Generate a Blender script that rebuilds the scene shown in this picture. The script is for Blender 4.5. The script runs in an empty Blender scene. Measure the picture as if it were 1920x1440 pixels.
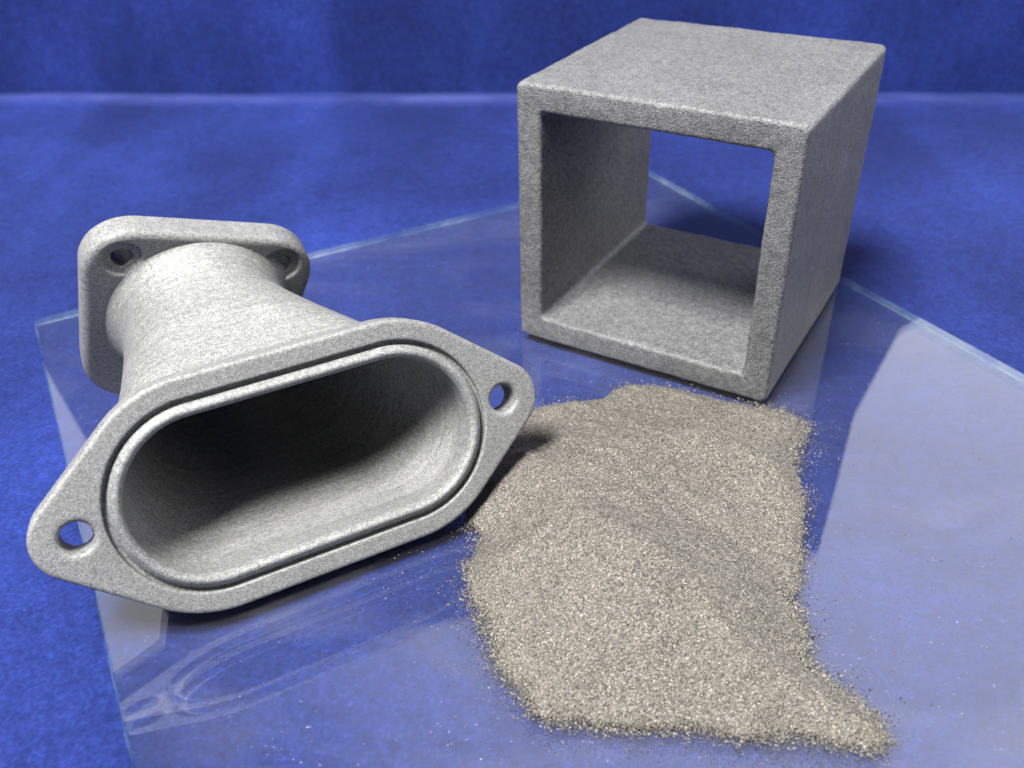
import bpy, math, random
import numpy as np
from mathutils import Matrix, Vector

MM = 0.001
rng = np.random.default_rng(7)
random.seed(7)
scene = bpy.context.scene
col = scene.collection

# ------------------------------------------------------------------ camera
cam_d = bpy.data.cameras.new('camera')
cam = bpy.data.objects.new('camera', cam_d)
col.objects.link(cam)
cam.location = (0, 0, 95.752 * MM)
cam.rotation_euler = (0.966, 0.023, 0.0)
cam_d.sensor_width = 36.0
cam_d.lens = 36.0 * 1714.48 / 1920.0
cam_d.clip_start = 0.005
cam_d.clip_end = 50.0
cam_d.dof.use_dof = True
cam_d.dof.focus_distance = 0.133
cam_d.dof.aperture_fstop = 30.0
scene.camera = cam

# ------------------------------------------------------------------ surroundings: a pale, evenly lit room
world = bpy.data.worlds.new('World')
scene.world = world
world.use_nodes = True
wn = world.node_tree.nodes
bg = wn['Background']
bg.inputs['Color'].default_value = (0.97, 0.96, 1.0, 1)
bg.inputs['Strength'].default_value = 0.04

# ------------------------------------------------------------------ ceiling panel lamp, above and in front
ld = bpy.data.lights.new('panel_lamp', 'AREA')
ld.shape = 'RECTANGLE'
ld.size = 0.18
ld.size_y = 0.17
ld.energy = 15.5
ld.color = (1.0, 0.985, 0.95)
lamp = bpy.data.objects.new('panel_lamp', ld)
col.objects.link(lamp)
lamp.location = (-0.165, -0.052, 0.55)
lamp.rotation_euler = (Vector((0.0, 0.14, 0.0)) - lamp.location).to_track_quat('-Z', 'Y').to_euler()

# bright white room side behind the backdrop: a tall softbox, mirrored in the glass around the cloth
bd = bpy.data.lights.new('wide_softbox', 'AREA')
bd.shape = 'RECTANGLE'
bd.size = 4.4
bd.size_y = 3.1
bd.energy = 74.0
bd.spread = math.radians(148)
bd.color = (0.96, 0.96, 1.0)
soft = bpy.data.objects.new('wide_softbox', bd)
col.objects.link(soft)
soft.location = (0.25, 1.17, 1.58)
soft.rotation_euler = (math.radians(-90), 0, math.radians(-38))

# narrower softbox at the far left
fd = bpy.data.lights.new('narrow_softbox', 'AREA')
fd.shape = 'RECTANGLE'
fd.size = 1.1
fd.size_y = 1.3
fd.energy = 7.0
fd.color = (0.97, 0.96, 1.0)
left = bpy.data.objects.new('narrow_softbox', fd)
col.objects.link(left)
left.location = (-1.1, 1.2, 0.75)
left.rotation_euler = (Vector((-0.05, 0.13, 0.05)) - left.location).to_track_quat('-Z', 'Y').to_euler()

# fill lamp added for the cube's right face, a little behind the parts
sd = bpy.data.lights.new('side_fill', 'AREA')
sd.shape = 'RECTANGLE'
sd.size = 0.9
sd.size_y = 0.8
sd.energy = 7.5
sd.color = (0.95, 0.95, 1.0)
side = bpy.data.objects.new('side_fill', sd)
col.objects.link(side)
side.location = (1.15, 0.55, 0.48)
side.rotation_euler = (Vector((0.03, 0.17, 0.02)) - side.location).to_track_quat('-Z', 'Y').to_euler()

vs = scene.view_settings
vs.view_transform = 'Standard'
vs.look = 'None'
vs.exposure = 0.0
vs.gamma = 1.0
vs.use_curve_mapping = False
scene.cycles.use_denoising = True
scene.cycles.denoiser = 'OPENIMAGEDENOISE'
scene.cycles.max_bounces = 10
scene.cycles.transparent_max_bounces = 16

# ------------------------------------------------------------------ material helpers
class NT:
    def __init__(self, name):
        self.m = bpy.data.materials.new(name)
        self.m.use_nodes = True
        self.t = self.m.node_tree
        self.t.nodes.clear()
        self.out = self.n('ShaderNodeOutputMaterial')
    def n(self, typ, **kw):
        nd = self.t.nodes.new(typ)
        for k, v in kw.items():
            if k.startswith('i_'):
                key = k[2:].replace('_', ' ')
                nd.inputs[key].default_value = v
            else:
                setattr(nd, k, v)
        return nd
    def l(self, a, b):
        self.t.links.new(a, b)
    def noise(self, vec, scale, detail=2.0, rough=0.5, dist=0.0):
        nd = self.n('ShaderNodeTexNoise')
        nd.inputs['Scale'].default_value = scale
        nd.inputs['Detail'].default_value = detail
        nd.inputs['Roughness'].default_value = rough
        nd.inputs['Distortion'].default_value = dist
        if vec is not None:
            self.l(vec, nd.inputs['Vector'])
        return nd.outputs['Fac']
    def ramp(self, fac, stops):
        nd = self.n('ShaderNodeValToRGB')
        el = nd.color_ramp.elements
        while len(el) < len(stops):
            el.new(0.5)
        for e, (p, c) in zip(el, stops):
            e.position = p
            e.color = (c, c, c, 1) if isinstance(c, (int, float)) else (*c, 1)
        self.l(fac, nd.inputs['Fac'])
        return nd.outputs['Color']
    def math(self, op, a, b=None, clamp=False):
        nd = self.n('ShaderNodeMath', operation=op)
        nd.use_clamp = clamp
        for i, v in enumerate((a, b)):
            if v is None:
                continue
            if isinstance(v, (int, float)):
                nd.inputs[i].default_value = v
            else:
                self.l(v, nd.inputs[i])
        return nd.outputs[0]
    def mixc(self, fac, a, b, mode='MIX'):
        nd = self.n('ShaderNodeMix', data_type='RGBA', blend_type=mode)
        ins = (nd.inputs['Factor'], nd.inputs[6], nd.inputs[7])
        for s, v in zip(ins, (fac, a, b)):
            if isinstance(v, (int, float)):
                s.default_value = v
            elif isinstance(v, tuple):
                s.default_value = (*v, 1)
            else:
                self.l(v, s)
        return nd.outputs[2]


def metal_mat(name, base, grain, bump_d, lines=False, warm=(1.0, 1.0, 1.0), contrast=0.5):
    k = NT(name)
    tc = k.n('ShaderNodeTexCoord').outputs['Object']
    g1 = k.noise(tc, grain, 2.0, 0.6)
    g2 = k.noise(tc, grain * 0.33, 2.0, 0.6)
    big = k.noise(tc, 70, 3.0, 0.55)
    v = k.math('ADD', k.math('MULTIPLY', g1, 0.7), k.math('MULTIPLY', g2, 0.3))
    sp = k.ramp(v, [(0.30, 1 - contrast), (0.50, 0.96), (0.70, 1 + 1.2 * contrast)])
    bc = k.ramp(big, [(0.3, 0.88), (0.7, 1.10)])
    c = k.mixc(1.0, tuple(base[i] * warm[i] for i in range(3)), sp, 'MULTIPLY')
    c = k.mixc(1.0, c, bc, 'MULTIPLY')
    h = v
    if lines:
        uv = k.n('ShaderNodeTexCoord').outputs['UV']
        sep = k.n('ShaderNodeSeparateXYZ'); k.l(uv, sep.inputs[0])
        # print layers: uneven thin ridges along the tube
        cmb = k.n('ShaderNodeCombineXYZ')
        k.l(k.math('MULTIPLY', sep.outputs[0], 2.0), cmb.inputs[0])
        k.l(k.math('MULTIPLY', sep.outputs[1], 110.0), cmb.inputs[1])
        ln = k.noise(cmb.outputs[0], 1.0, 2.0, 0.6)
        h = k.math('ADD', v, k.math('MULTIPLY', ln, 0.8))
        lc = k.ramp(ln, [(0.32, 0.80), (0.6, 1.08)])
        c = k.mixc(1.0, c, lc, 'MULTIPLY')
    b = k.n('ShaderNodeBump')
    b.inputs['Strength'].default_value = 1.0
    b.inputs['Distance'].default_value = bump_d
    k.l(h, b.inputs['Height'])
    p = k.n('ShaderNodeBsdfPrincipled')
    k.l(c, p.inputs['Base Color'])
    p.inputs['Metallic'].default_value = 0.25
    p.inputs['Roughness'].default_value = 0.62
    p.inputs['Specular IOR Level'].default_value = 0.35
    k.l(b.outputs[0], p.inputs['Normal'])
    k.l(p.outputs[0], k.out.inputs['Surface'])
    return k.m


def cloth_mat(name):
    k = NT(name)
    tc = k.n('ShaderNodeTexCoord').outputs['Object']
    n1 = k.noise(tc, 10, 3.0, 0.55, 0.6)
    n2 = k.noise(tc, 55, 4.0, 0.6, 0.4)
    n3 = k.noise(tc, 1500, 2.0, 0.6)
    n4 = k.noise(tc, 420, 2.0, 0.6)
    a = k.ramp(n1, [(0.30, 0.74), (0.50, 0.97), (0.70, 1.40)])
    b_ = k.ramp(n2, [(0.30, 0.90), (0.55, 1.0), (0.75, 1.14)])
    f = k.ramp(n3, [(0.28, 0.72), (0.5, 0.96), (0.72, 1.35)])
    g = k.ramp(n4, [(0.3, 0.85), (0.7, 1.15)])
    c = k.mixc(1.0, (0.0100, 0.0196, 0.112), a, 'MULTIPLY')
    c = k.mixc(1.0, c, b_, 'MULTIPLY')
    c = k.mixc(1.0, c, f, 'MULTIPLY')
    c = k.mixc(1.0, c, g, 'MULTIPLY')
    mp = k.n('ShaderNodeMapping'); mp.inputs['Rotation'].default_value = (0, 0, 0.25); mp.inputs['Scale'].default_value = (3.0, 0.8, 1.0)
    k.l(tc, mp.inputs['Vector'])
    c = k.mixc(1.0, c, k.ramp(k.noise(mp.outputs[0], 9, 2.0, 0.5, 0.5), [(0.32, 0.82), (0.5, 1.0), (0.68, 1.22)]), 'MULTIPLY')  # soft streak shadows painted into the cloth colour
    li = k.ramp(k.noise(tc, 900, 1.0, 0.5), [(0.80, 0.0), (0.84, 0.4)])
    c = k.mixc(li, c, (0.14, 0.17, 0.38))
    at = k.n('ShaderNodeAttribute', attribute_name='highlight_wear')
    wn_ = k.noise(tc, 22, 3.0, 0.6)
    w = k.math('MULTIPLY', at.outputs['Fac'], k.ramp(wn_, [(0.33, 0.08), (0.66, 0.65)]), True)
    c = k.mixc(w, c, (0.07, 0.09, 0.30))  # pale fold band: painted highlight together with brushed nap
    b = k.n('ShaderNodeBump')
    b.inputs['Strength'].default_value = 0.8
    b.inputs['Distance'].default_value = 0.00025
    k.l(n3, b.inputs['Height'])
    p = k.n('ShaderNodeBsdfPrincipled')
    k.l(c, p.inputs['Base Color'])
    p.inputs['Roughness'].default_value = 0.9
    p.inputs['Specular IOR Level'].default_value = 0.1
    p.inputs['Sheen Weight'].default_value = 0.06
    p.inputs['Sheen Roughness'].default_value = 0.5
    p.inputs['Sheen Tint'].default_value = (0.45, 0.5, 1.0, 1)
    k.l(b.outputs[0], p.inputs['Normal'])
    k.l(p.outputs[0], k.out.inputs['Surface'])
    return k.m


def glass_mat():
    # thin clear sheet glass: Schlick reflection over straight transmission, with faint smears and dust
    k = NT('clear_glass')
    tc = k.n('ShaderNodeTexCoord').outputs['Object']
    lw = k.n('ShaderNodeLayerWeight'); lw.inputs['Blend'].default_value = 0.5
    f5 = k.math('POWER', lw.outputs['Facing'], 5.0)
    fr = k.math('ADD', k.math('MULTIPLY', f5, 0.925), 0.075, True)
    tr = k.n('ShaderNodeBsdfTransparent'); tr.inputs['Color'].default_value = (0.965, 0.985, 0.985, 1)
    gl = k.n('ShaderNodeBsdfGlossy'); gl.inputs['Roughness'].default_value = 0.004
    mx = k.n('ShaderNodeMixShader')
    k.l(fr, mx.inputs[0]); k.l(tr.outputs[0], mx.inputs[1]); k.l(gl.outputs[0], mx.inputs[2])
    df = k.n('ShaderNodeBsdfDiffuse'); df.inputs['Color'].default_value = (0.8, 0.8, 0.82, 1)
    mp = k.n('ShaderNodeMapping'); mp.inputs['Rotation'].default_value = (0, 0, 0.9)
    mp.inputs['Scale'].default_value = (1.0, 2.0, 1.0)
    k.l(tc, mp.inputs['Vector'])
    sm = k.ramp(k.noise(mp.outputs[0], 26, 5.0, 0.65, 0.8), [(0.50, 0.0), (0.78, 0.018)])
    du = k.ramp(k.noise(tc, 1900, 1.0, 0.5), [(0.74, 0.0), (0.80, 0.25)])
    dz = k.ramp(k.noise(tc, 60, 2.0, 0.5), [(0.42, 0.0), (0.62, 1.0)])
    d = k.math('ADD', sm, k.math('MULTIPLY', du, dz), True)
    d = k.math('ADD', d, 0.006)
    m2 = k.n('ShaderNodeMixShader')
    k.l(d, m2.inputs[0]); k.l(mx.outputs[0], m2.inputs[1]); k.l(df.outputs[0], m2.inputs[2])
    k.l(m2.outputs[0], k.out.inputs['Surface'])
    return k.m


def glass_edge_mat(name, lo, hi):
    k = NT(name)
    tc = k.n('ShaderNodeTexCoord').outputs['Object']
    n = k.noise(tc, 90, 3.0, 0.6)
    c = k.ramp(n, [(0.35, (0.25, 0.42, 0.5)), (0.62, (0.5, 0.66, 0.72)), (0.78, (0.85, 0.92, 0.95))])
    p = k.n('ShaderNodeBsdfPrincipled')
    k.l(c, p.inputs['Base Color'])
    p.inputs['Roughness'].default_value = 0.25
    tr = k.n('ShaderNodeBsdfTransparent'); tr.inputs['Color'].default_value = (0.75, 0.9, 0.92, 1)
    mx = k.n('ShaderNodeMixShader'); 
    k.l(k.ramp(n, [(0.35, lo), (0.7, hi)]), mx.inputs[0])
    k.l(tr.outputs[0], mx.inputs[1]); k.l(p.outputs[0], mx.inputs[2])
    k.l(mx.outputs[0], k.out.inputs['Surface'])
    return k.m


def powder_mat():
    k = NT('metal_powder')
    g = k.n('ShaderNodeNewGeometry')
    c = k.ramp(g.outputs['Random Per Island'], [(0.0, (0.020, 0.019, 0.017)), (0.25, (0.076, 0.070, 0.061)), (0.8, (0.150, 0.139, 0.120)), (1.0, (0.28, 0.26, 0.228))])
    p = k.n('ShaderNodeBsdfPrincipled')
    k.l(c, p.inputs['Base Color'])
    p.inputs['Metallic'].default_value = 0.1
    p.inputs['Roughness'].default_value = 0.7
    k.l(p.outputs[0], k.out.inputs['Surface'])
    return k.m


def powder_bed_mat():
    k = NT('packed_powder')
    tc = k.n('ShaderNodeTexCoord').outputs['Object']
    n = k.noise(tc, 3500, 2.0, 0.6)
    c = k.ramp(n, [(0.3, (0.05, 0.045, 0.04)), (0.7, (0.22, 0.2, 0.17))])
    p = k.n('ShaderNodeBsdfPrincipled')
    k.l(c, p.inputs['Base Color'])
    p.inputs['Roughness'].default_value = 0.8
    b = k.n('ShaderNodeBump'); b.inputs['Distance'].default_value = 0.0002
    k.l(n, b.inputs['Height']); k.l(b.outputs[0], p.inputs['Normal'])
    k.l(p.outputs[0], k.out.inputs['Surface'])
    return k.m


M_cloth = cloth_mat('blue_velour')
M_glass = glass_mat()
M_edge = glass_edge_mat('lit_glass_edge', 0.07, 0.24)
M_edge2 = glass_edge_mat('dim_glass_edge', 0.0, 0.10)  # same cut edge, made fainter: weaker light there put into the mix
M_pipe = metal_mat('sintered_metal', (0.176, 0.178, 0.178), 4200, 0.00006, contrast=0.62)
M_tube = metal_mat('sintered_metal_layers', (0.180, 0.182, 0.180), 4300, 0.00008, contrast=0.55, lines=True)
M_cube = metal_mat('sintered_metal_dark', (0.120, 0.121, 0.125), 3200, 0.00022, contrast=0.72)
M_grain = powder_mat()
M_bed = powder_bed_mat()

# ------------------------------------------------------------------ mesh helpers
def mesh_obj(name, verts, faces, mats, parent=None, smooth=True, mat_idx=None):
    """verts in millimetres"""
    me = bpy.data.meshes.new(name)
    v = np.asarray(verts, dtype=np.float64) * MM
    f = np.asarray(faces)
    nf, k = f.shape
    me.vertices.add(len(v)); me.vertices.foreach_set('co', v.ravel())
    me.loops.add(nf * k); me.loops.foreach_set('vertex_index', f.ravel().astype(np.int32))
    me.polygons.add(nf)
    me.polygons.foreach_set('loop_start', np.arange(0, nf * k, k, dtype=np.int32))
    me.polygons.foreach_set('use_smooth', np.full(nf, smooth))
    for m in (mats if isinstance(mats, (list, tuple)) else [mats]):
        me.materials.append(m)
    if mat_idx is not None:
        me.polygons.foreach_set('material_index', np.asarray(mat_idx, dtype=np.int32))
    me.update(calc_edges=True); me.validate()
    o = bpy.data.objects.new(name, me)
    col.objects.link(o)
    if parent is not None:
        o.parent = parent
    return o

def grid_faces(nu, nv, wrap_u=False, off=0):
    """index grid [v][u]"""
    iu = np.arange(nu if wrap_u else nu - 1)
    iv = np.arange(nv - 1)
    U, V = np.meshgrid(iu, iv)
    a = V * nu + U; b = V * nu + (U + 1) % nu
    c = (V + 1) * nu + (U + 1) % nu; d = (V + 1) * nu + U
    return np.stack([a, b, c, d], -1).reshape(-1, 4) + off

def surface_nets(func, lo, hi, h):
    """mesh of func(p)=0 (negative inside) on a grid; vertices pulled exactly onto the surface"""
    lo = np.array(lo, float); hi = np.array(hi, float)
    n = np.ceil((hi - lo) / h).astype(int) + 1
    ax = [lo[i] + h * np.arange(n[i]) for i in range(3)]
    X, Y, Z = np.meshgrid(*ax, indexing='ij')
    F = func(X.ravel(), Y.ravel(), Z.ravel()).reshape(X.shape)
    S = F < 0
    acc = np.zeros([m - 1 for m in n] + [3]); cnt = np.zeros([m - 1 for m in n])
    quads = []
    idx_cells = {}
    for a in range(3):
        sl0 = [slice(None)] * 3; sl1 = [slice(None)] * 3
        sl0[a] = slice(0, -1); sl1[a] = slice(1, None)
        cr = S[tuple(sl0)] != S[tuple(sl1)]
        I = np.argwhere(cr)
        f0 = F[tuple(sl0)][cr]; f1 = F[tuple(sl1)][cr]
        t = f0 / (f0 - f1)
        P = I.astype(float); P[:, a] += t
        b, c = (a + 1) % 3, (a + 2) % 3
        cells = []
        ok = np.ones(len(I), bool)
        for db, dc in ((-1, -1), (0, -1), (0, 0), (-1, 0)):
            J = I.copy(); J[:, b] += db; J[:, c] += dc
            ok &= (J[:, b] >= 0) & (J[:, c] >= 0) & (J[:, b] < n[b] - 1) & (J[:, c] < n[c] - 1)
            cells.append(J)
        cells = [J[ok] for J in cells]
        for J in cells:
            np.add.at(acc, tuple(J.T), P[ok]); np.add.at(cnt, tuple(J.T), 1)
        inside0 = S[tuple(sl0)][cr][ok]
        q = np.stack([np.ravel_multi_index(J.T, cnt.shape) for J in cells], 1)
        q[~inside0] = q[~inside0][:, ::-1]
        quads.append(q)
    q = np.concatenate(quads)
    used = np.flatnonzero(cnt.ravel())
    remap = -np.ones(cnt.size, int); remap[used] = np.arange(len(used))
    V = lo + h * (acc.reshape(-1, 3)[used] / cnt.ravel()[used][:, None])
    for _ in range(2):
        e = 0.05
        f = func(*V.T)
        g = np.stack([(func(*(V + e * np.eye(3)[i]).T) - func(*(V - e * np.eye(3)[i]).T)) / (2 * e) for i in range(3)], 1)
        g2 = np.maximum((g * g).sum(1), 0.3)
        step = np.clip(-f / g2, -0.5 * h, 0.5 * h)
        V = V + step[:, None] * g
    return V, remap[q]

def smax(a, b, k):
    hh = np.maximum(k - np.abs(a - b), 0) / k
    return np.maximum(a, b) + hh * hh * k * 0.25
def smin(a, b, k):
    return -smax(-a, -b, k)
def stadium(a, b, s):
    return np.hypot(np.maximum(np.abs(a) - s, 0), b)

def tag(o, label=None, cat=None, kind=None):
    if label: o['label'] = label
    if cat: o['category'] = cat
    if kind: o['kind'] = kind

# ------------------------------------------------------------------ setting: cloth floor and backdrop
GT = 1.7                      # glass thickness
ZF = -GT - 0.06               # cloth surface under the glass
WA = np.array([-188.8, 333.6]); WB = np.array([169.3, 306.9])
wt = (WB - WA) / np.linalg.norm(WB - WA); wnrm = np.array([-wt[1], wt[0]])

def ripple(x, y, amp, sc, seed):
    r = np.random.default_rng(seed)
    z = np.zeros_like(x)
    for i in range(9):
        k = r.normal(size=2) * sc * (0.6 + 0.35 * i); ph = r.uniform(0, 6.28)
        z += np.sin(k[0] * x + k[1] * y + ph) / (1 + 0.5 * i)
    return z * amp

su = np.linspace(-330, 700, 170)
dv = np.concatenate([np.linspace(-620, -40, 60), np.linspace(-38, 0, 30)])
SU, DV = np.meshgrid(su, dv)
XY = WA + SU[..., None] * wt + DV[..., None] * wnrm
near = np.exp(-((DV + 9) / 6.0) ** 2)
fade = np.clip((DV + 95) / 60, 0, 1)
wob = 0.5 + 0.12 * np.sin(SU * 0.035 + 1.0)
Zf = ZF + near * 1.6 * np.clip(wob, 0.15, 1.4) + fade * np.maximum(ripple(XY[..., 0], XY[..., 1], 0.12, 0.05, 3), -1.0)
fv = np.concatenate([XY, Zf[..., None]], -1).reshape(-1, 3)
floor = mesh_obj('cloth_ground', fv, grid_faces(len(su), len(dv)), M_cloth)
tag(floor, 'royal blue velour cloth lying flat under the glass plate', None, 'structure')
highlight_wear = np.exp(-((DV + 8) / 5.0) ** 2).ravel()  # mask of the highlight painted along the fold, with its brushed nap
at = floor.data.attributes.new('highlight_wear', 'FLOAT', 'POINT'); at.data.foreach_set('value', highlight_wear.astype(np.float32))

# upright backdrop: sides draw in as the cloth rises, top edge slopes; a real sheet with thickness
zz = np.concatenate([np.linspace(-4, 60, 26), np.linspace(66, 345, 60)])
def right_s(z): return np.interp(z, [-10, 52, 70, 95, 137, 210, 400], [400, 395, 372, 339, 329, 328, 326])
def left_s(z): return np.interp(z, [-10, 60, 120, 165, 280, 400], [-45, -34, -22, -15, -7, -5])
wv = []
nw = 140
for z in zz:
    for i in range(nw):
        f = i / (nw - 1)
        zt = 335 - 115 * f                     # top edge height here
        zc = -4 + (z + 4) / 349 * (zt + 4)
        l, r = left_s(zc), right_s(zc)
        s_ = l + (r - l) * f
        wv.append((s_, zc))
wv = np.array(wv)
dep = 1.0 + ripple(wv[:, 0], wv[:, 1], 0.9, 0.018, 11) + 3.0 * (wv[:, 1] / 340) ** 2
fr = np.c_[WA + wv[:, :1] * wt + dep[:, None] * wnrm, wv[:, 1]]
bk = fr + np.r_[wnrm, 0] * 1.6
nv_ = len(zz); N0 = nw * nv_
fa = grid_faces(nw, nv_)
fb = fa[:, ::-1] + N0
rim = []
def strip(idx):
    for a, b in zip(idx[:-1], idx[1:]):
        rim.append((b, a, a + N0, b + N0))
strip([i for i in range(nw)]); strip([(nv_ - 1) * nw + i for i in range(nw)][::-1])
strip([j * nw for j in range(nv_)][::-1]); strip([j * nw + nw - 1 for j in range(nv_)])
wall = mesh_obj('cloth_backdrop', np.r_[fr, bk], np.r_[fa, fb, np.array(rim)], M_cloth)
tag(wall, 'royal blue velour cloth standing upright behind the metal parts', None, 'structure')

# ------------------------------------------------------------------ glass plate
gA = np.array([-103.0, 166.0]); gd = np.array([102.2, 55.6]); gd /= np.linalg.norm(gd)
ge = np.array([gd[1], -gd[0]])
gw, gl = 158.0, 190.0
def slab(w, l, z0, z1, bev):
    def ring(d, z): return [(d, d, z), (w - d, d, z), (w - d, l - d, z), (d, l - d, z)]
    return ring(bev, z0) + ring(0, z0 + bev) + ring(0, z1 - bev) + ring(bev, z1)
loc = slab(gw, gl, -GT, 0.0, 0.25)
gv = [(*(gA + p[0] * gd + p[1] * ge), p[2]) for p in loc]
gf, gm = [], []
gf.append((0, 1, 2, 3)); gm.append(0)
for lay in range(3):
    for i in range(4):
        a = lay * 4 + i; b = lay * 4 + (i + 1) % 4
        gf.append((a, a + 4, b + 4, b)); gm.append(2 if i == 3 else 1)
gf.append((15, 14, 13, 12)); gm.append(0)
glass = mesh_obj('glass_plate', gv, gf, [M_glass, M_edge, M_edge2], smooth=False, mat_idx=gm)
tag(glass, 'clear rectangular glass plate lying on the blue cloth under the metal parts', 'glass plate')

# ------------------------------------------------------------------ hollow metal cube
CS = 50.0
def rrect(n_side, n_corner, half, rad):
    pts = []
    for k in range(4):
        cx = (half - rad) * (1 if k in (0, 3) else -1); cy = (half - rad) * (1 if k in (0, 1) else -1)
        for i in range(n_corner):
            a = math.pi / 2 * (k + i / (n_corner - 1))
            pts.append((cx + rad * math.cos(a), cy + rad * math.sin(a)))
        cx2 = (half - rad) * (1 if (k + 1) % 4 in (0, 3) else -1); cy2 = (half - rad) * (1 if (k + 1) % 4 in (0, 1) else -1)
        a = math.pi / 2 * (k + 1)
        p0 = np.array(pts[-1]); p1 = np.array((cx2 + rad * math.cos(a), cy2 + rad * math.sin(a)))
        for i in range(1, n_side):
            pts.append(tuple(p0 + (p1 - p0) * i / n_side))
    return np.array(pts)
wall_t = 4.8
outer = rrect(60, 6, CS / 2, 1.2)
inner = rrect(60, 6, CS / 2 - wall_t, 1.1)
eb = 0.75
prof = []           # (lambda from outer to inner, depth)
for i in range(5):
    a = math.pi / 2 * i / 4
    prof.append((eb / wall_t * (1 - math.cos(a)), -(CS / 2 - eb) - eb * math.sin(a)))
for i in range(5):
    a = math.pi / 2 * i / 4
    prof.append((1 - eb / wall_t * (1 - math.sin(a)), -(CS / 2 - eb) - eb * math.cos(a)))
back_prof = [(l, -d) for l, d in prof[::-1]]
inner_mid = [(1.0, d) for d in np.linspace(-CS / 2 + 1.2, CS / 2 - 1.2, 60)]
outer_mid = [(0.0, d) for d in np.linspace(CS / 2 - 1.2, -CS / 2 + 1.2, 60)]
loop = prof + inner_mid + back_prof + outer_mid
n_l = len(outer)
cv = []
for lam, d in loop:
    P = outer * (1 - lam) + inner * lam
    cv.append(np.c_[P[:, 0], np.full(n_l, d), P[:, 1]])
cv = np.concatenate(cv)
# slightly uneven as-printed surface and edges
def wavy(P, seed):
    r_ = np.random.default_rng(seed); z = np.zeros(len(P))
    for i in range(14):
        kk = r_.normal(size=3) * (0.25 + 0.22 * i); z += np.sin(P @ kk + r_.uniform(0, 6.28)) / (1 + 0.12 * i)
    return z
cv = cv + 0.022 * np.c_[wavy(cv, 1), wavy(cv, 2), wavy(cv, 3)] + rng.normal(0, 0.012, cv.shape)
cf = grid_faces(n_l, len(loop), wrap_u=True)
last = (len(loop) - 1) * n_l
clos = np.array([(last + i, last + (i + 1) % n_l, (i + 1) % n_l, i) for i in range(n_l)])
cube = mesh_obj('hollow_cube', cv, np.r_[cf, clos], M_cube)
yaw_c = -0.537
cc = np.array([-0.48, 156.33]) + np.array([math.cos(yaw_c) * 25 - math.sin(yaw_c) * 25, math.sin(yaw_c) * 25 + math.cos(yaw_c) * 25])
cube.location = Vector((cc[0], cc[1], CS / 2)) * MM
cube.rotation_euler = (0, 0, yaw_c)
tag(cube, 'grey sandy-textured metal cube open front to back, standing on the glass', 'metal cube')

# ------------------------------------------------------------------ pipe adapter
def basis(yaw, pit, roll):
    n = np.array([math.sin(yaw) * math.cos(pit), -math.cos(yaw) * math.cos(pit), math.sin(pit)])
    u = np.array([math.cos(yaw), math.sin(yaw), 0.0])
    v = np.cross(n, u)
    return math.cos(roll) * u + math.sin(roll) * v, math.cos(roll) * v - math.sin(roll) * u, n

FO = np.array([-29.505, 96.63, 16.593]); FYAW, FPIT = 0.490, 0.420
fu, fvv, fn = basis(FYAW, FPIT, 0.0)
HS, RE, SS, RG, RO, TF = 29.96, 5.55, 13.29, 12.86, 16.16, 4.6
BO = np.array([-54.4, 131.1, 19.0])
BYAW = 0.43
BPIT = -0.21
bu, bv, bn = basis(BYAW, BPIT, -0.304)
BAX, BAY, BRC, BHX, BHY, TB = 17.3, 16.9, 8.0, 12.4, 12.0, 5.6
pipe = bpy.data.objects.new('pipe_adapter', None)
col.objects.link(pipe)
base = Vector((FO[0], FO[1], 0.0)) * MM
pipe.location = base
pipe.empty_display_size = 0.01
tag(pipe, 'pale grey metal pipe adapter with oval mouth and square rear flange, lying on glass', 'pipe adapter')
def put(o, org, u, v, n):
    """place a part built in (u, v, n) axes at org, as a child of the adapter"""
    m = Matrix(((u[0], v[0], n[0], org[0] * MM), (u[1], v[1], n[1], org[1] * MM), (u[2], v[2], n[2], org[2] * MM), (0, 0, 0, 1)))
    o.parent = pipe
    o.matrix_basis = Matrix.Translation(-base) @ m

def hull2(a, b):
    x = np.abs(b); y = np.abs(a) - SS; h = HS - SS
    bb = (RO - RE) / h; aa = math.sqrt(1 - bb * bb)
    k = -bb * x + aa * y
    d = np.where(k < 0, np.hypot(x, y) - RO, np.where(k > aa * h, np.hypot(x, y - h) - RE, x * aa + y * bb - RO))
    return np.where(y < 0, x - RO, d)
def front_sdf(a, b, c):
    r = 0.6
    q0 = hull2(a, b) + r; q1 = np.abs(c + TF / 2) - TF / 2 + r
    d = np.minimum(np.maximum(q0, q1), 0) + np.hypot(np.maximum(q0, 0), np.maximum(q1, 0)) - r
    st = stadium(a, b, SS)
    g = np.maximum(np.abs(st - RG) - 0.36, -(c + 0.9))
    d = smax(d, -g, 0.2)                                                          # seal groove
    d = smin(d, np.hypot(st - 11.55, (c + 0.1)) - 0.62, 0.35)                      # rounded lip round the mouth
    d = smax(d, 10.75 - st, 0.5)                                                   # mouth
    hr = np.hypot(np.abs(a) - HS, b)
    hole = np.minimum(hr - 2.05, 0.75 * (hr - 2.05 - np.maximum(c + 0.45, 0)))
    return smax(d, -hole, 0.2)
V, Q = surface_nets(front_sdf, (-37, -17.2, -5.2), (37, 17.2, 1.3), 0.3)
ff = mesh_obj('front_flange', V, Q, M_pipe)
put(ff, FO, fu, fvv, fn)
ff['label'] = 'oval front flange with seal groove and two bolt holes'

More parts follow.
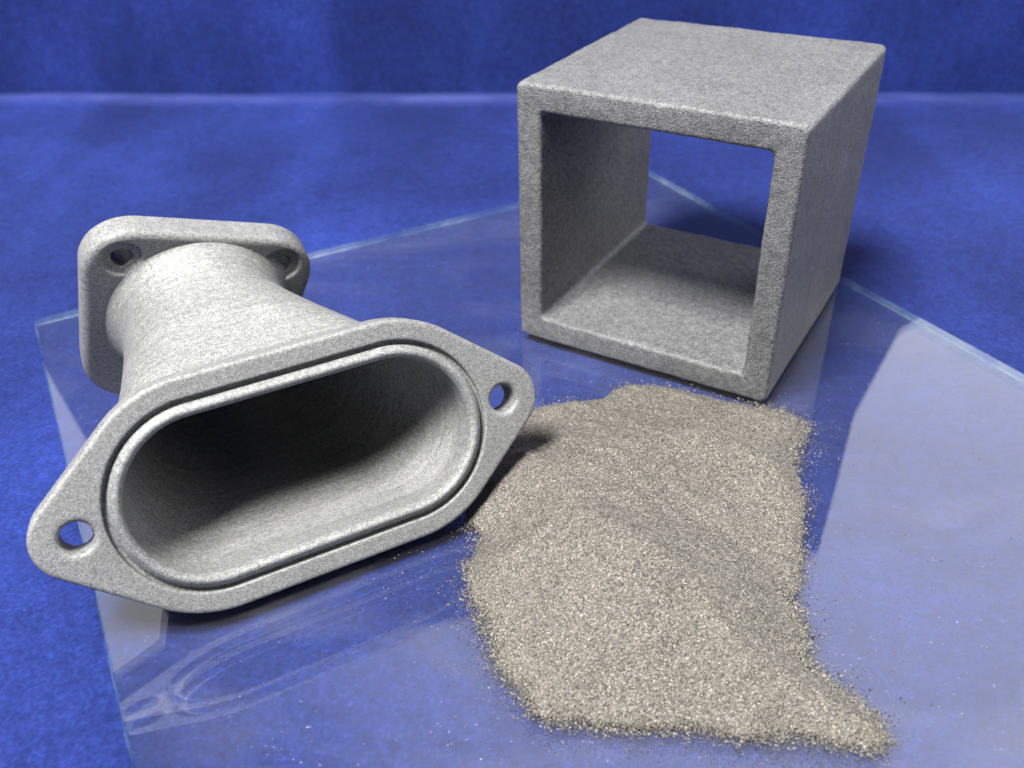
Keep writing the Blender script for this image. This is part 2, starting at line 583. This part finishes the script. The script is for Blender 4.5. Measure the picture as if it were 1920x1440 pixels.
def rear_sdf(a, b, c):
    r = 1.2
    qx = np.abs(a) / (1 + 0.004 * b) - (BAX - BRC); qy = np.abs(b) - (BAY - BRC)
    d2 = np.hypot(np.maximum(qx, 0), np.maximum(qy, 0)) + np.minimum(np.maximum(qx, qy), 0) - BRC
    q0 = d2 + r; q1 = np.abs(c + TB / 2) - TB / 2 + r
    d = np.minimum(np.maximum(q0, q1), 0) + np.hypot(np.maximum(q0, 0), np.maximum(q1, 0)) - r
    d = smax(d, 4.0 - np.hypot(a, b), 0.5)  # unseen bore narrowed to keep light from behind out of the tube
    hr = np.hypot(np.abs(a) - BHX, b - BHY)
    d = smax(d, -np.maximum(hr - 2.9, -(c + 0.5)), 0.2)                         # spot face
    return smax(d, 1.6 - hr, 0.3)
V, Q = surface_nets(rear_sdf, (-19.5, -18, -7.8), (19.5, 18, 0.8), 0.3)
rf = mesh_obj('rear_flange', V, Q, M_pipe)
put(rf, BO, bu, bv, bn)
rf['label'] = 'square rear flange with rounded corners and bolt holes'

# tube: loft from oval to round along a bent axis
bu0, bv0, _ = basis(BYAW, BPIT, 0.0)
P0 = FO - fn * (TF - 0.6); P1 = BO - bn * 0.6 + bu0 * 1.2 + bv0 * 0.6
T0 = -fn * 22.0; T1 = -bn * 18.0
NT_, NA = 90, 128
def axis(t):
    h00 = 2 * t**3 - 3 * t**2 + 1; h10 = t**3 - 2 * t**2 + t; h01 = -2 * t**3 + 3 * t**2; h11 = t**3 - t**2
    return h00 * P0 + h10 * T0 + h01 * P1 + h11 * T1
tt = np.linspace(0, 1, NT_)
tt = 0.5 * (tt + (1 - np.cos(np.pi * tt)) / 2)
ctr = np.array([axis(t) for t in tt])
arc = np.r_[0, np.cumsum(np.linalg.norm(np.diff(ctr, axis=0), axis=1))]
def section(i, thick, flare):
    t = tt[i]; e = t * t * (3 - 2 * t)
    e = min(1.0, e * 1.02)
    u = fu * (1 - e) + bu0 * e; u /= np.linalg.norm(u)
    v = fvv * (1 - e) + bv0 * e; v -= u * (u @ v); v /= np.linalg.norm(v)
    s = SS * (1 - e) ** 1.2
    r = 13.0 * (1 - e) + 13.0 * e - thick
    if flare:
        x = arc[-1] - arc[i]
        if x < 8.0: r += 3.1 * (1 - math.sqrt(max(0, 1 - (1 - x / 8.0) ** 2)))
        x = arc[i] - (0.6)
        if x < 2.0: r += 2.0 * (1 - math.sqrt(max(0, 1 - (1 - max(x, 0) / 2.0) ** 2)))
    pts = []
    # equal-arc samples of the stadium
    per = 4 * s + 2 * math.pi * r
    for k in range(NA):
        L = per * k / NA
        # start at +u end going counter-clockwise
        q = math.pi * r / 2
        if L < q:
            a = L / r; p = (s + r * math.cos(a), r * math.sin(a))
        elif L < q + 2 * s:
            p = (s - (L - q), r)
        elif L < 3 * q + 2 * s:
            a = math.pi / 2 + (L - q - 2 * s) / r; p = (-s + r * math.cos(a), r * math.sin(a))
        elif L < 3 * q + 4 * s:
            p = (-s + (L - 3 * q - 2 * s), -r)
        else:
            a = 1.5 * math.pi + (L - 3 * q - 4 * s) / r; p = (s + r * math.cos(a), r * math.sin(a))
        pts.append(ctr[i] + u * p[0] + v * p[1])
    return np.array(pts)
tv = [section(i, 0.0, True) for i in range(NT_)] + [section(i, 2.2, False) for i in range(NT_)][::-1]
tv = np.concatenate(tv) - np.array([FO[0], FO[1], 0])
tf = grid_faces(NA, 2 * NT_, wrap_u=True)
lastr = (2 * NT_ - 1) * NA
tcl = np.array([(lastr + i, lastr + (i + 1) % NA, (i + 1) % NA, i) for i in range(NA)])
tube = mesh_obj('tube', tv, np.r_[tf, tcl], M_tube, parent=pipe)
tube['label'] = 'tube flaring from round to oval, with fine print layers'
uvl = tube.data.uv_layers.new(name='layers')
vi = np.empty(len(tube.data.loops), np.int32); tube.data.loops.foreach_get('vertex_index', vi)
row = vi // NA
arcs = np.r_[arc, arc[::-1]] * 0.01 * 2
uvc = np.c_[np.abs((vi % NA) / NA - 0.5) * 2, arcs[row]]
uvl.data.foreach_set('uv', uvc.astype(np.float32).ravel())

# ------------------------------------------------------------------ powder heap
cR = np.array(Matrix.Rotation(0.023, 3, 'Y') @ Matrix.Rotation(0.966, 3, 'X'))
def ground(x, y, z=0.0):
    d = cR @ np.array([(x - 960) / 1714.48, -(y - 720) / 1714.48, -1.0])
    t = (z - 95.752) / d[2]
    return (t * d[0], t * d[1])
# rim of the heap, surveyed on the glass
RIM = [(1010, 764), (1060, 757), (1132, 748), (1150, 732), (1180, 722), (1230, 724), (1265, 730), (1310, 741), (1380, 757), (1430, 768), (1480, 776), (1503, 788), (1498, 812), (1476, 832), (1482, 868), (1500, 900), (1508, 950), (1501, 1010), (1503, 1050), (1498, 1100), (1474, 1130), (1490, 1165), (1508, 1200), (1492, 1232), (1530, 1268), (1570, 1300), (1620, 1335), (1652, 1372), (1655, 1393), (1600, 1390), (1540, 1375), (1480, 1370), (1400, 1378), (1340, 1365), (1290, 1350), (1220, 1360), (1150, 1355), (1080, 1345), (1015, 1340), (1003, 1320), (985, 1290), (948, 1258), (932, 1220), (917, 1160), (887, 1112), (876, 1075), (886, 1050), (905, 1015), (908, 1000), (890, 986), (872, 978), (880, 930), (905, 880), (930, 835), (970, 785)]
rim = np.array([ground(*p) for p in RIM])
def poly_dist(P):
    a = rim; b = np.roll(rim, -1, 0)
    best = np.full(len(P), 1e9); ins = np.zeros(len(P), bool)
    for p, q in zip(a, b):
        d = q - p; w = P - p
        t = np.clip((w @ d) / (d @ d), 0, 1)
        best = np.minimum(best, np.hypot(*(w - t[:, None] * d).T))
        c = ((p[1] > P[:, 1]) != (q[1] > P[:, 1])) & (P[:, 0] < (q[0] - p[0]) * (P[:, 1] - p[1]) / (q[1] - p[1] + 1e-12) + p[0])
        ins ^= c
    return np.where(ins, best, -best)
def seg(P, a, b):
    a = np.array(a); b = np.array(b); d = b - a
    t = np.clip(((P - a) @ d) / (d @ d), 0, 1)
    return np.hypot(*(P - a - t[:, None] * d).T)
RIDGE = [(1000, 850, 5.5), (1075, 925, 9.5), (1190, 1040, 14.0), (1310, 1150, 11.5), (1440, 1240, 6.8), (1570, 1335, 3.0)]
RG3 = [(*ground(*q), q[2]) for q in RIDGE]
SPUR = [(*ground(*q), q[2]) for q in [(1075, 925, 9.5), (1160, 830, 7.5), (1300, 800, 5.2), (1455, 860, 3.2)]]
HOL = np.array(ground(1470, 940, 1.0))
def ridge_h(P, pts, slope):
    best = np.full(len(P), -1e9)
    for a, b in zip(pts[:-1], pts[1:]):
        a2 = np.array(a[:2]); d = np.array(b[:2]) - a2
        t = np.clip(((P - a2) @ d) / (d @ d), 0, 1)
        best = np.maximum(best, a[2] + (b[2] - a[2]) * t - slope * (np.sqrt((((P - a2 - t[:, None] * d)) ** 2).sum(1) + 4.0) - 2.0))
    return best
def heap_h(P):
    d = poly_dist(P)
    dd = np.maximum(d, 0)
    P0_ = P
    P = P + np.c_[ripple(P[:, 0], P[:, 1], 0.55, 0.16, 31), ripple(P[:, 0], P[:, 1], 0.55, 0.16, 32)]
    plate = 1.8 - 1.2 * np.exp(-(np.hypot(*(P - HOL).T) / 13.0) ** 2)
    h = smax(smax(ridge_h(P, RG3, 0.62), ridge_h(P, SPUR, 0.4), 1.5), plate, 1.4)
    h = np.maximum(smin(h, 0.80 * dd + 0.05, 1.2), 0)
    P = P0_
    n = ripple(P[:, 0], P[:, 1], 0.20, 0.35, 21) + ripple(P[:, 0], P[:, 1], 0.06, 1.1, 22)
    return np.maximum(h + n * np.minimum(1, dd / 3), 0), d
x0, y0 = rim.min(0) - 1; x1, y1 = rim.max(0) + 1
gx = np.arange(x0, x1, 0.5); gy = np.arange(y0, y1, 0.5)
GX, GY = np.meshgrid(gx, gy)
PP = np.c_[GX.ravel(), GY.ravel()]
hh, dd = heap_h(PP)
bedz = np.where(dd > 0.3, hh - 0.12, -0.4)
keep = (dd > -0.2)
fq = grid_faces(len(gx), len(gy))
fq = fq[keep[fq].all(1)]
bz = np.where(dd > 0.3, np.maximum(hh - 0.12, 0.03), 0.01)
us = np.unique(fq); rm = -np.ones(len(PP), int); rm[us] = np.arange(len(us))
bed_v = np.c_[PP, bz][us]; bed_f = rm[fq]
# grains
def sample_in(n):
    out = []
    while sum(len(o) for o in out) < n:
        P = np.c_[rng.uniform(x0, x1, 20000), rng.uniform(y0, y1, 20000)]
        h, d = heap_h(P)
        k = d > 0
        out.append(np.c_[P[k], h[k]])
    return np.concatenate(out)[:n]
G = sample_in(150000)
G[:, 2] += rng.uniform(-0.06, 0.05, len(G))
# loose grains round the heap: thick just outside the rim, thinning with distance
seglen = np.linalg.norm(np.roll(rim, -1, 0) - rim, axis=1)
wts = np.array([0.15 if i < 8 else 0.5 if i < 11 else 2.0 if i < 14 else 0.35 if i < 20 else 1.6 if i < 30 else 1.1 if i < 38 else 1.5 if i < 46 else 0.8 if i < 50 else 0.1 for i in range(len(rim))])
pr = seglen * wts; pr /= pr.sum()
NL = 21000
si = rng.choice(len(rim), NL, p=pr)
tp = rng.uniform(0, 1, NL)
bp = rim[si] + tp[:, None] * (np.roll(rim, -1, 0)[si] - rim[si])
e = np.roll(rim, -1, 0)[si] - rim[si]
nn = np.c_[-e[:, 1], e[:, 0]]; nn /= np.linalg.norm(nn, axis=1)[:, None]
ar = 0.5 * np.sum(rim[:, 0] * np.roll(rim[:, 1], -1) - np.roll(rim[:, 0], -1) * rim[:, 1])
if ar > 0: nn = -nn
far = rng.random(NL) < 0.13
dist = np.where(far, rng.exponential(6.0, NL), rng.exponential(0.65, NL))
Lg = bp + nn * dist[:, None] + rng.normal(0, 0.35, (NL, 2)) * np.minimum(1, dist / 0.6)[:, None]
dl = poly_dist(Lg)
# keep loose grains on the glass and out of the cube and flange
cy, sy = math.cos(yaw_c), math.sin(yaw_c)
rel = Lg - cc
lx = cy * rel[:, 0] + sy * rel[:, 1]; ly = -sy * rel[:, 0] + cy * rel[:, 1]
drift = ripple(Lg[:, 0], Lg[:, 1], 0.5, 0.45, 41) + rng.normal(0, 0.35, NL)
ok = (dl < 0.2) & ((drift > -0.45) | (Lg[:, 1] < 74)) & ~((np.abs(lx) < 25.3) & (np.abs(ly) < 25.3))
gq = Lg - gA
ok &= (gq @ gd > 1) & (gq @ gd < gw - 1) & (gq @ ge > 1) & (gq @ ge < gl - 1)
Lg = Lg[ok]; dl = dl[ok]
size_l = rng.choice([0.06, 0.09, 0.12, 0.17], len(Lg), p=[0.35, 0.35, 0.22, 0.08]) * rng.uniform(0.8, 1.2, len(Lg)) * np.where(dl < -2.5, 0.75, 1)
Lz = np.abs(rng.normal(0, 0.12, len(Lg))) * np.exp(dl) + size_l * 0.7
allP = np.r_[G, np.c_[Lg, Lz]]
sz = np.r_[rng.uniform(0.085, 0.155, len(G)), size_l]
octv = np.array([(1, 0, 0), (-1, 0, 0), (0, 1, 0), (0, -1, 0), (0, 0, 1), (0, 0, -1)], float)
octf = np.array([(0, 2, 4), (2, 1, 4), (1, 3, 4), (3, 0, 4), (2, 0, 5), (1, 2, 5), (3, 1, 5), (0, 3, 5)])
n = len(allP)
qa = rng.normal(size=(n, 4)); qa /= np.linalg.norm(qa, axis=1)[:, None]
w, x, y, z = qa.T
Rm = np.stack([1 - 2 * (y * y + z * z), 2 * (x * y - z * w), 2 * (x * z + y * w), 2 * (x * y + z * w), 1 - 2 * (x * x + z * z), 2 * (y * z - x * w), 2 * (x * z - y * w), 2 * (y * z + x * w), 1 - 2 * (x * x + y * y)], 1).reshape(n, 3, 3)
stre = rng.uniform(0.7, 1.35, (n, 1, 3))
# grains of the heap lie flattened along its slope, loose ones lie as they fell
eg = 0.25
gxn = (heap_h(G[:, :2] + [eg, 0])[0] - heap_h(G[:, :2] - [eg, 0])[0]) / (2 * eg)
gyn = (heap_h(G[:, :2] + [0, eg])[0] - heap_h(G[:, :2] - [0, eg])[0]) / (2 * eg)
nz = np.c_[-gxn, -gyn, np.ones(len(G))] + rng.normal(0, 0.14, (len(G), 3))
nz /= np.linalg.norm(nz, axis=1)[:, None]
tx = np.cross(nz, rng.normal(size=(len(G), 3))); tx /= np.linalg.norm(tx, axis=1)[:, None]
ty = np.cross(nz, tx)
Rm[:len(G)] = np.stack([tx, ty, nz], 2)
stre[:len(G), 0, 2] *= 0.32
gvv = np.einsum('nij,nkj->nki', Rm, octv[None] * stre) * sz[:, None, None] + allP[:, None, :]
gff = (octf[None] + 6 * np.arange(n)[:, None, None]).reshape(-1, 3)
nb = len(bed_v)
bt = np.r_[bed_f[:, :3], bed_f[:, [0, 2, 3]]]
heap = mesh_obj('powder_heap', np.r_[bed_v, gvv.reshape(-1, 3)], np.r_[bt, gff + nb], [M_bed, M_grain], smooth=False,
                mat_idx=np.r_[np.zeros(len(bt), int), np.ones(len(gff), int)])
tag(heap, 'low heap of beige grey metal powder spilled on the glass in front of the cube', 'metal powder', 'stuff')
